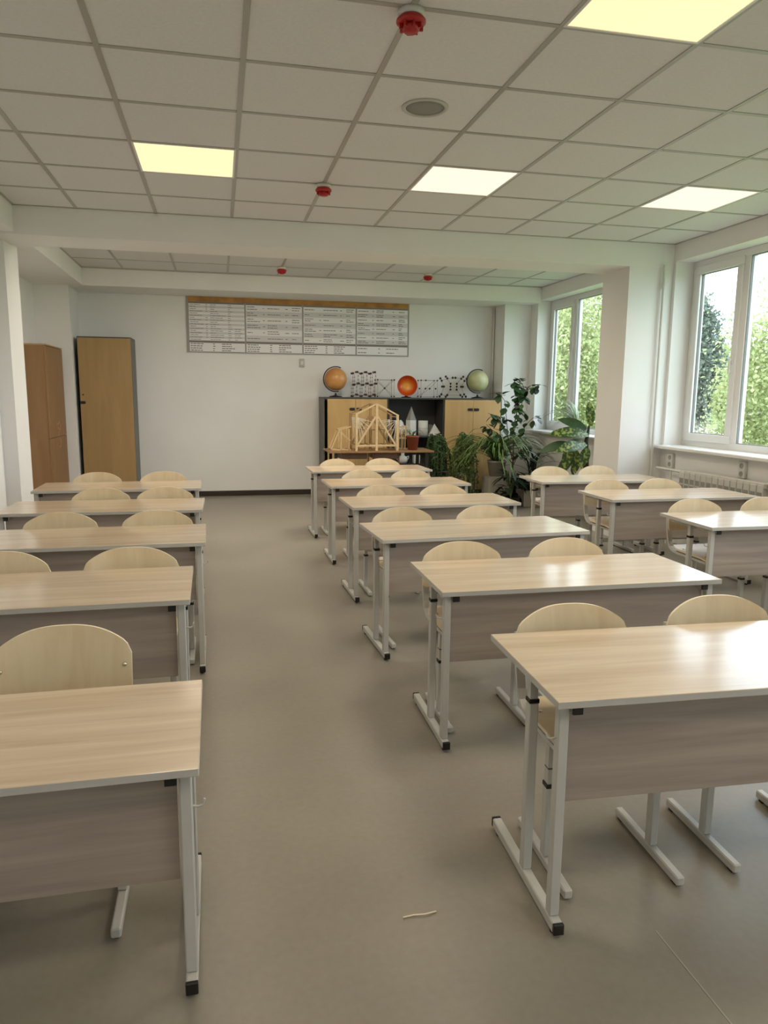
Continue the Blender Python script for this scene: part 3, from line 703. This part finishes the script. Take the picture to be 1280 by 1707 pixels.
# ------------------------------------------------------------------ plants
LEAFD = mat('dark_green_leaf', (.032, .082, .022), .55, noise=.35, scale=14); LEAFM = mat('mid_green_leaf', (.075, .16, .035), .42, noise=.3, scale=14)
LEAFY = mat('olive_green_leaf', (.14, .20, .055), .45, noise=.35, scale=10); LEAFK = mat('blackish_green_leaf', (.014, .032, .014), .4, noise=.3, scale=12)
STEM = mat('brown_stem', (.13, .085, .045), .7, noise=.2, scale=20); STEMG = mat('green_stem', (.09, .14, .045), .6); SOIL = mat('potting_soil', (.03, .022, .015), .9)
TERRA = mat('terracotta', (.30, .07, .035), .55, noise=.1, scale=8); POTW = mat('white_ceramic_pot', (.72, .71, .68), .3); POTK = mat('black_pot', (.02, .02, .02), .45); POTB = mat('beige_planter', (.40, .36, .30), .6); POTBR = mat('brown_pot', (.09, .045, .025), .5)
def spotted():
    m, n, l, b = nodes('spotted_leaf'); tc_ = n.new('ShaderNodeTexCoord'); vo = n.new('ShaderNodeTexNoise'); vo.inputs['Scale'].default_value = 30; vo.inputs['Detail'].default_value = 3
    sp_ = n.new('ShaderNodeSeparateXYZ'); l.new(tc_.outputs['Object'], sp_.inputs[0]); ab = n.new('ShaderNodeMath'); ab.operation = 'ABSOLUTE'; l.new(sp_.outputs['X'], ab.inputs[0])
    ma = n.new('ShaderNodeMath'); ma.operation = 'MULTIPLY_ADD'; ma.inputs[1].default_value = -3.2; l.new(ab.outputs[0], ma.inputs[0]); l.new(vo.outputs['Fac'], ma.inputs[2]); l.new(tc_.outputs['Object'], vo.inputs['Vector'])
    r = n.new('ShaderNodeValToRGB'); r.color_ramp.elements[0].position = .40; r.color_ramp.elements[0].color = (.035, .09, .018, 1); r.color_ramp.elements[1].position = .52; r.color_ramp.elements[1].color = (.36, .42, .10, 1)
    l.new(ma.outputs[0], r.inputs['Fac']); l.new(r.outputs['Color'], b.inputs['Base Color']); b.inputs['Roughness'].default_value = .35; return m
SPOT = spotted()
LEAFG = mat('fresh_green_leaf', (.13, .24, .06), .42, noise=.3, scale=14)
def leaf_mesh(name, L, W, m, bend=.3, fold=.15, n=6, tip=1.0, thick=.0012):
    """leaf along +Y from the origin, drooping, folded along the midrib"""
    mb = MB(); vs = []; fs = []
    for i in range(n+1):
        t = i/n; w = W*math.sin(pi*min(1, t*.94+.05))**tip; y = L*t; z = -bend*L*t*t
        for s in (-1, 0, 1): vs.append((s*w, y, z+abs(s)*w*fold))
    k = len(vs); vs += [(x, y, z-thick) for x, y, z in vs]
    for i in range(n):
        for c_ in (0, 1):
            a = i*3+c_; fs.append((a, a+1, a+4, a+3)); fs.append((k+a, k+a+3, k+a+4, k+a+1))
    mb.add(vs, fs, 0, True); return mb.mesh(name, m)
def blade_mesh(name, L, W, m, up=.55, droop=1.1, n=10):
    """grass like blade that rises and arches over, in the YZ plane"""
    mb = MB(); vs = []; fs = []; y = z = 0; a = up*pi/2
    for i in range(n+1):
        t = i/n; w = W*(1-t)**.6*(.55+.45*min(1, t*5))
        for s in (-1, 0, 1): vs.append((s*w, y+abs(s)*0, z+abs(s)*w*.35))
        ang = up*pi/2-droop*pi*t**1.2*.8; y += L/n*math.cos(ang); z += L/n*math.sin(ang)
    k = len(vs); vs += [(x, yy, zz-.0012) for x, yy, zz in vs]
    for i in range(n):
        for c_ in (0, 1):
            a_ = i*3+c_; fs.append((a_, a_+1, a_+4, a_+3)); fs.append((k+a_, k+a_+3, k+a_+4, k+a_+1))
    mb.add(vs, fs, 0, True); return mb.mesh(name, m)
def pot(par, r0, r1, h, m, name='pot'):
    o = MB().lathe([(0, 0), (r0, 0), (r1, h*.9), (r1*1.06, h*.9), (r1*1.06, h), (r1*.95, h), (r1*.92, h*.86), (0, h*.86)], 24).build(name, m, par)
    MB().lathe([(0, h*.862), (r1*.918, h*.862), (r1*.918, h*.855)], 20).build('soil', SOIL, o); return o
def stand(x, y, h, label, m=BROWND, w=.15):
    t = thing('plant_stand', label, 'stand', (x, y, 0), group='small stands under the plants')
    bx(-w, w, -w, w, h-.02, h, b=.002).build('top', m, t)
    for a in (-1, 1):
        for b2 in (-1, 1): bx(a*(w-.02)-.015, a*(w-.02)+.015, b2*(w-.02)-.015, b2*(w-.02)+.015, 0, h-.0205).build('leg', m, t)
    return t
rn = random.Random(11)
def q_rot(direction, roll=0.0):
    return direction.to_track_quat('Y', 'Z').to_euler()
# plant in the terracotta pot on the table
pp = thing('potted_plant', 'sparse plant with thin arching stems in a terracotta pot on the brown table', 'plant', (2.345, 8.84, ZT_))
pot(pp, .060, .078, .178, TERRA)
bm_ = [blade_mesh('leaf', l_, .006, LEAFM, .8, 1.0) for l_ in (.20, .26)]
for k in range(11): link('leaf', bm_[k % 2], pp, (rn.uniform(-.03, .03), rn.uniform(-.03, .03), .15), (0, 0, rn.uniform(0, 2*pi)))
# two trailing plants on stands
def trailing(x, y, hs, label, m, n, rmax, zmin, zmax, slabel, potm):
    stand(x, y, hs, slabel, ANTH, .12); t = thing('trailing_plant', label, 'plant', (x, y, hs)); pot(t, .07, .095, .15, potm)
    mb = MB(); lf = MB()
    for k in range(n):
        a = rn.uniform(0, 2*pi); r = rmax*rn.uniform(.3, 1); up = zmax*rn.uniform(.45, 1); dn = zmin*rn.uniform(.0, 1)+(.12 if k % 4 == 0 else 0); pts = []
        for i in range(11):
            u = i/10
            if u < .35: q = u/.35; rr = r*.45*q; z = .13+up*math.sin(q*pi/2)
            else: q = (u-.35)/.65; rr = r*(.45+.55*math.sin(q*pi/2)); z = .13+up-(.13+up-dn)*q**1.35
            pts.append(Vector((rr*math.cos(a)+rn.uniform(-.006, .006), rr*math.sin(a)+rn.uniform(-.006, .006), z)))
        mb.tube(pts, .003, 5, cap=False)
        for i in range(2, 11):
            for q in range(6):
                p0 = pts[i-1].lerp(pts[i], rn.random()); b2 = rn.uniform(0, 2*pi); d = Vector((.8*math.cos(b2), .8*math.sin(b2), rn.uniform(-1.6, .1))).normalized(); s_ = d.cross(Vector((rn.uniform(-1, 1), rn.uniform(-1, 1), .3))).normalized()
                L = rn.uniform(.03, .058); w = L*.17
                lf.add([p0, p0+d*L*.45+s_*w, p0+d*L, p0+d*L*.45-s_*w], [(0, 1, 2, 3)], 0)
    tag(mb.build('stems', STEMG, t), kind='stuff'); tag(lf.build('foliage', m, t), kind='stuff'); return t
trailing(2.745, 9.08, .42, 'dark bushy trailing plant right of the brown table', LEAFD, 64, .20, -.30, .36, 'dark stand under the bushy trailing plant beside the table', POTBR)
trailing(3.08, 8.98, .40, 'lighter olive trailing plant in front of the right cupboard', LEAFY, 60, .20, -.30, .40, 'dark stand under the olive trailing plant', POTBR)
# spider plant on a beige planter box
tag(bx(-.15, .15, -.13, .13, 0, .36, b=.004).build('planter_box', POTB, None, (3.47, 8.84, 0)), 'beige box under the arching spider plant', 'box')
spd = thing('spider_plant', 'arching grassy spider plant with long narrow green leaves', 'plant', (3.47, 8.84, .3605)); pot(spd, .09, .12, .20, POTB)
bl = [blade_mesh('leaf', l_, .0105, m_, u, d) for l_, m_, u, d in ((.58, LEAFG, .55, .80), (.66, LEAFY, .62, .90), (.60, LEAFG, .40, .70), (.70, LEAFY, .70, .95), (.50, LEAFG, .78, .85))]
for k in range(150):
    lf_ = link('leaf', bl[k % 5], spd, (rn.uniform(-.05, .05), rn.uniform(-.05, .05), .18+rn.uniform(0, .13)), (rn.uniform(-.2, .2), 0, rn.uniform(0, 2*pi)))
    lf_.scale = (1.3, 1.4, 1.05)
# tall plant with round leaves
tp = thing('tall_leafy_plant', 'tall thin stemmed plant with many small round dark leaves before the white corner pier', 'plant', (3.76, 9.02, 0)); pot(tp, .13, .165, .30, POTBR)
lm = [leaf_mesh('leaf', l_, l_*.40, m_, .25, .1, 6, .8) for l_, m_ in ((.092, LEAFD), (.105, LEAFD), (.08, LEAFM), (.092, LEAFK))]
br_pts = [[(0, 0, .26), (.01, 0, .6), (.0, .01, .95), (.05, 0, 1.25), (.03, 0, 1.5), (-.02, 0, 1.58)],
          [(0, .01, .55), (-.06, .02, .80), (-.10, .02, 1.1), (-.13, .02, 1.32), (-.22, 0, 1.42), (-.34, -.01, 1.41)],
          [(.0, 0, .90), (.05, -.02, 1.1), (.10, -.02, 1.32), (.14, -.02, 1.45), (.25, -.02, 1.50), (.35, -.02, 1.53)],
          [(.0, 0, .70), (.08, 0, .85), (.15, -.03, 1.0), (.24, -.05, 1.10), (.29, -.06, 1.10)],
          [(0, 0, .60), (-.12, -.05, .78), (-.22, -.08, .88), (-.34, -.10, .95), (-.42, -.10, 1.02)],
          [(0, 0, .50), (-.15, -.04, .66), (-.28, -.06, .74), (-.40, -.08, .80)],
          [(0, 0, .45), (.09, .03, .62), (.16, .02, .70), (.20, .0, .76)],
          [(-.05, .02, .8), (-.15, .0, 1.0), (-.25, -.03, 1.12), (-.38, -.05, 1.16)], [(.05, 0, 1.25), (.10, 0, 1.35), (.12, 0, 1.5), (.06, -.01, 1.57)]]
for bi, pts in enumerate(br_pts):
    P = [Vector(q) for q in pts]; n = len(P)
    MB().tube(P, [(.010 if bi == 0 else .006)*(1-.6*i/n) for i in range(n)], 6).build('branch', STEM, tp)
    cnt = {0: 46, 1: 22, 2: 26, 3: 16, 4: 25, 5: 24, 6: 18, 7: 16, 8: 17}[bi]
    for k in range(cnt):
        u = (.35 if bi == 0 else .25)+(1.0-(.35 if bi == 0 else .25))*(k+rn.random())/cnt; f = u*(n-1); i = min(int(f), n-2); p0 = P[i].lerp(P[i+1], f-i)
        d = Vector((rn.uniform(-1, 1), rn.uniform(-1, .5), rn.uniform(-.7, .35))).normalized(); st = .015+.035*rn.random()
        o = link('leaf', lm[rn.randrange(4)], tp, p0+d*st, q_rot(d+Vector((0, -.1, -.3))))
        s_ = rn.uniform(.75, 1.15); o.scale = (s_, s_, s_)
# dark plant with arching strap leaves on a box, and a low dark bushy plant
tag(bx(-.15, .15, -.13, .13, 0, .20, b=.004).build('planter_box', POTB, None, (3.86, 8.62, 0)), 'beige box on the floor under the dark strap leaved plant', 'box')
dk = thing('strap_leaf_plant', 'dark plant with long arching strap leaves under the back window sill', 'plant', (3.86, 8.62, .2005)); pot(dk, .09, .12, .17, POTK)
bl = [blade_mesh('leaf', l_, .012, LEAFK, u, d) for l_, u, d in ((.50, .75, .75), (.42, .9, .8), (.55, .65, .7), (.36, .95, .5))]
for k in range(26): link('leaf', bl[k % 4], dk, (rn.uniform(-.04, .04), rn.uniform(-.04, .04), .14+rn.uniform(0, .16)), (rn.uniform(-.2, .2), 0, rn.uniform(.15, pi+.6)+(0 if k % 3 else pi*.55)))
lo = thing('low_bushy_plant', 'low blackish green bushy plant on the floor between the boxes', 'plant', (3.52, 8.46, 0)); pot(lo, .08, .11, .14, POTK)
lmk = [leaf_mesh('leaf', l_, l_*.22, LEAFK, .35, .2) for l_ in (.14, .18, .11)]
for k in range(60):
    a = rn.uniform(0, 2*pi); r = rn.uniform(.02, .13); z = .13+rn.uniform(0, .34); d = Vector((math.cos(a), math.sin(a), rn.uniform(-.6, .7))).normalized()
    link('leaf', lmk[k % 3], lo, (r*math.cos(a), r*math.sin(a), z), q_rot(d))
mb = MB()
for k in range(7): mb.tube([(0, 0, .11), (rn.uniform(-.04, .04), rn.uniform(-.04, .04), .3), (rn.uniform(-.1, .1), rn.uniform(-.1, .1), .46)], .005, 5)
mb.build('stem', STEMG, lo)
def face_rot(d, n):
    y = Vector(d).normalized(); n = Vector(n); z = (n-y*n.dot(y)).normalized(); x = y.cross(z)
    return Matrix((x, y, z)).transposed().to_euler()
# spotted dieffenbachia on a stand by the back window
stand(4.03, 7.56, .16, 'low dark stand under the spotted plant by the pillar', BROWND, .14)
df = thing('spotted_leaf_plant', 'plant with big yellow spotted leaves beside the right pillar', 'plant', (4.03, 7.56, .1605)); pot(df, .10, .13, .20, POTBR)
MB().tube([(0, 0, .17), (.015, 0, .45), (.0, 0, .72), (.03, 0, .92)], [.034, .032, .024, .010], 10).build('stem', mat('dark_cane', (.045, .04, .02), .6, noise=.3, scale=12), df)
MB().tube([(-.05, 0, .17), (-.16, 0, .40), (-.13, 0, .62), (-.20, 0, .70)], [.016, .014, .010, .006], 8).build('stem', STEMG, df)
big = leaf_mesh('leaf', .27, .052, SPOT, .12, .15, 10, .75); big2 = leaf_mesh('leaf', .42, .075, SPOT, .42, .15, 10, .75); big3 = leaf_mesh('leaf', .26, .058, SPOT, .25, .15, 10, .75); bigd = leaf_mesh('leaf', .32, .06, LEAFD, .4, .15, 10, .75)
for me, p0, d in ((big, (.03, -.03, .90), (-.12, -.03, 1)), (big2, (.0, -.04, .80), (-1, -.2, .25)), (big2, (-.02, -.04, .70), (-.9, -.6, .1)), (big3, (-.20, -.02, .68), (-.35, -.25, -.9)), (big3, (-.14, -.03, .64), (-.1, -.3, -1)), (bigd, (-.2, .0, .70), (-1, .1, -.1)), (bigd, (-.15, 0, .60), (-.7, -.3, -.7)), (big3, (.0, -.04, .66), (-.5, -.5, -.7)), (bigd, (-.02, -.03, .86), (-.8, .3, .5))):
    link('leaf', me, df, p0, face_rot(d, (-.25+rn.uniform(-.3, .3), -1, .7)))
# pale fountain plant in a white pot on the sill
sg = thing('sill_plant', 'pale feathery plant in a white pot on the back window sill', 'plant', (4.27, 8.28, ZS+.005)); pot(sg, .06, .085, .12, POTW)
LEAFP = mat('pale_green_leaf', (.30, .38, .22), .5)
bl = [blade_mesh('leaf', l_, .009, LEAFP, u, d) for l_, u, d in ((.44, .85, .75), (.54, .8, .8), (.38, .65, .8))]
for k in range(44): link('leaf', bl[k % 3], sg, (rn.uniform(-.02, .02), rn.uniform(-.02, .02), .11), (rn.uniform(-.5, .35), rn.uniform(-.3, .3), rn.uniform(-.25, 1.3)))

# ------------------------------------------------------------------ radiator, pipes, sockets under the big window
rad = thing('radiator', 'white sectional radiator under the large window', 'radiator', (4.165, 5.40, 0))
ns = 14; me = None; p_ = 1.08/ns
for k in range(ns):
    if me is None:
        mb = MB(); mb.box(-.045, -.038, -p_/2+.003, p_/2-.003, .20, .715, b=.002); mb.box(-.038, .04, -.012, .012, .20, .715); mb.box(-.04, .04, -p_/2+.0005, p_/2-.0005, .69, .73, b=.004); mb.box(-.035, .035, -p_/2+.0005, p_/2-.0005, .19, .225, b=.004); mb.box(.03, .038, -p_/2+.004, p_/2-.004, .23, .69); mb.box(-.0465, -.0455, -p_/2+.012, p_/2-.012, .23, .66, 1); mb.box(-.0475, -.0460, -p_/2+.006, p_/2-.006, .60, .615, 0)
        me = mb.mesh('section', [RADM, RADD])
    link('section', me, rad, (0, -.54+p_*(k+.5), 0))
MB().tube([(0, .541, .71), (0, .56, .71)], .018, 10).build('valve', BLACK, rad)
MB().tube([(0, -.541, .71), (0, -.575, .71)], .016, 10).build('valve', CHROME, rad)
hp = thing('heating_pipe', 'thin white heating pipe running to the radiator and up the pillar corner', 'pipe', (4.165, 6.385, 0))
MB().tube([(0, -.42, .71), (0, -.02, .71)], .013, 10).build('feed_pipe', WHITEP, hp); MB().tube([(.0, -.25, .70), (0, -.25, .0)], .011, 8).build('return_pipe', WHITEP, hp)
MB().tube([(-.03, .03, .0), (-.03, .03, 2.62)], .014, 10).build('riser', WHITEP, hp); MB().tube([(-.03, .03, 2.40), (-.03, .03, 2.45)], .02, 10).build('coupling', WHITEP, hp)
for y, z, lb in ((6.25, .785, 'white double wall socket left of the radiator'), (5.25, .80, 'white double wall socket above the radiator')):
    so2 = thing('wall_socket', lb, 'socket', (XW, y, z), group='double sockets under the large window')
    bx(-.03, 0, -.04, .04, -.07, .07, b=.005).build('box', WHITEP, so2)
    for zz in (-.033, .033): MB().lathe([(0, 0), (.022, 0), (.022, .003), (.018, .004), (.017, .001), (0, .001)], 16).build('outlet', mat('socket_grey', (.35, .34, .32), .5), so2, (-.030, 0, zz), (0, -pi/2, 0))
st_ = MB().tube([(0, 0, .003), (.03, .002, .004), (.06, -.004, .006), (.094, .004, .003)], .0022, 6).build('wood_splinter', PLYE, None, (.449, 1.713, 0)); tag(st_, 'thin pale splinter lying on the floor of the aisle', 'splinter')

# ------------------------------------------------------------------ outside
GZ = -1.3
tag(bx(4.75, 160, -60, 160, GZ-.2, GZ).build('lawn', mat('grass_ground', (.16, .24, .07), .9, noise=.3, scale=.6), None), 'green lawn outside the windows', 'lawn', None, 'stuff')
tag(bx(22, 42, 36, 62, GZ, GZ+.03).build('paved_yard', mat('pinkish_paving', (.48, .36, .30), .8, noise=.1, scale=2), None), 'pinkish paved yard seen beyond the lawn', 'paving', None, 'structure')
BARK = mat('birch_bark', (.45, .43, .40), .8, noise=.4, scale=4)
def tree(name, label, x, y, h, rx, cz, rz, n, cols, leaf, seed, weep=0.0, group='trees outside the windows'):
    r = random.Random(seed); t = thing(name, label, 'tree', (x, y, GZ), group=group)
    MB().tube([(0, 0, 0), (.05, .03, h*.35), (-.03, .05, h*.7), (0, 0, h*.96)], [.03*h*.5, .022*h*.5, .012*h*.5, .02], 8).build('trunk', BARK, t)
    mb = MB()
    for k in range(14):
        a = r.uniform(0, 2*pi); z = cz-rz*.7+rz*1.4*k/14; mb.tube([(0, 0, z-.5), (rx*.45*math.cos(a), rx*.45*math.sin(a), z+.3), (rx*.8*math.cos(a), rx*.8*math.sin(a), z+.2)], [.05, .03, .012], 5)
    mb.build('branches', BARK, t)
    lf = MB(); cl = []
    for k in range(60):
        while True:
            p0 = Vector((r.uniform(-1, 1), r.uniform(-1, 1), r.uniform(-1, 1)))
            if .25 < p0.length < 1: break
        w = 1-.45*max(0, p0.z); cl.append(Vector((p0.x*rx*w, p0.y*rx*w, cz+p0.z*rz)))
    for k in range(n):
        c0 = cl[r.randrange(60)]; p0 = c0+Vector((r.gauss(0, rx*.17), r.gauss(0, rx*.17), r.gauss(0, rz*.14)-weep*abs(r.gauss(0, 1))))
        p0.z = max(p0.z, .45)
        d = Vector((r.uniform(-1, 1), r.uniform(-1, 1), r.uniform(-1.4, .4))).normalized(); s_ = d.cross(Vector((r.uniform(-1, 1), r.uniform(-1, 1), r.uniform(-1, 1)))).normalized(); L = leaf*r.uniform(.6, 1.3)
        lf.add([p0, p0+d*L*.5+s_*L*.32, p0+d*L, p0+d*L*.5-s_*L*.32], [(0, 1, 2, 3)], r.randrange(len(cols)))
    tag(lf.build('foliage', cols, t), kind='stuff'); return t
def leafmat(name, c):
    m, n, l, b = nodes(name); b.inputs['Base Color'].default_value = (*c, 1); b.inputs['Roughness'].default_value = .6
    tr = n.new('ShaderNodeBsdfTranslucent'); tr.inputs[0].default_value = (*c, 1); mx = n.new('ShaderNodeMixShader'); mx.inputs[0].default_value = .45
    out = [q for q in n if q.type == 'OUTPUT_MATERIAL'][0]; l.new(b.outputs[0], mx.inputs[1]); l.new(tr.outputs[0], mx.inputs[2]); l.new(mx.outputs[0], out.inputs[0]); return m
G1 = [leafmat('birch_leaf_light', (.40, .43, .20)), leafmat('birch_leaf_mid', (.31, .36, .15)), leafmat('birch_leaf_pale', (.48, .50, .27))]
G2 = [leafmat('far_leaf_grey', (.20, .24, .19)), leafmat('far_leaf_dark', (.15, .19, .15))]
G3 = [leafmat('shrub_leaf_yellow', (.46, .47, .22)), leafmat('shrub_leaf', (.36, .40, .17))]
tree('birch_tree', 'pale green birch filling the right pane of the large window', 16.9, 19.0, 7.0, 2.3, 3.3, 3.4, 26000, G1, .13, 21, .3)
tree('grey_green_tree', 'distant grey green tree at the left of the large window', 29.2, 40.6, 8.6, 1.3, 4.9, 3.6, 12000, G2, .24, 22)
tree('yellow_green_tree', 'yellowish green bushy tree in the middle of the large window', 23.6, 29.4, 5.0, 1.15, 2.7, 1.9, 16000, G3, .15, 23)
tree('birch_tree', 'pale green birch filling the left pane of the back window', 12.4, 25.4, 7.4, 2.2, 3.5, 3.6, 26000, G1, .14, 24, .4)
tree('birch_tree', 'pale green birch in the right pane of the back window', 15.8, 28.6, 9.0, 2.2, 4.3, 4.3, 26000, G1, .14, 25, .4)
fn = thing('yard_fence', 'thin brown metal fence around the paved yard', 'fence', (27.5, 37.6, GZ))
FEN = mat('fence_metal', (.12, .07, .05), .6)
for k in range(11): bx(-.03+k*1.2-6, .03+k*1.2-6, -.03, .03, 0, 1.3).build('post', FEN, fn)
for z in (.35, 1.15): bx(-6, 6, -.02, .02, z-.02, z+.02).build('rail', FEN, fn)
bd = thing('far_building', 'far pale apartment block beyond the trees', 'building', (72, 92, GZ))
bx(-12, 12, -6, 6, 0, 8.5).build('walls', mat('pale_facade', (.62, .62, .60), .8), bd); bx(-12.3, 12.3, -6.3, 6.3, 8.5, 8.9).build('roof', mat('flat_roof', (.42, .42, .42), .8), bd)
wm = bx(-.7, .7, -.06, .06, -.8, .8).mesh('window', mat('far_window', (.16, .19, .22), .3))
for i in range(7):
    for j in range(3): link('window', wm, bd, (-10.5+3.5*i, -6.02, 1.9+2.7*j))
for j in range(3):
    for i in range(3): link('window', wm, bd, (-12.02, -4+4*i, 1.9+2.7*j), (0, 0, pi/2))
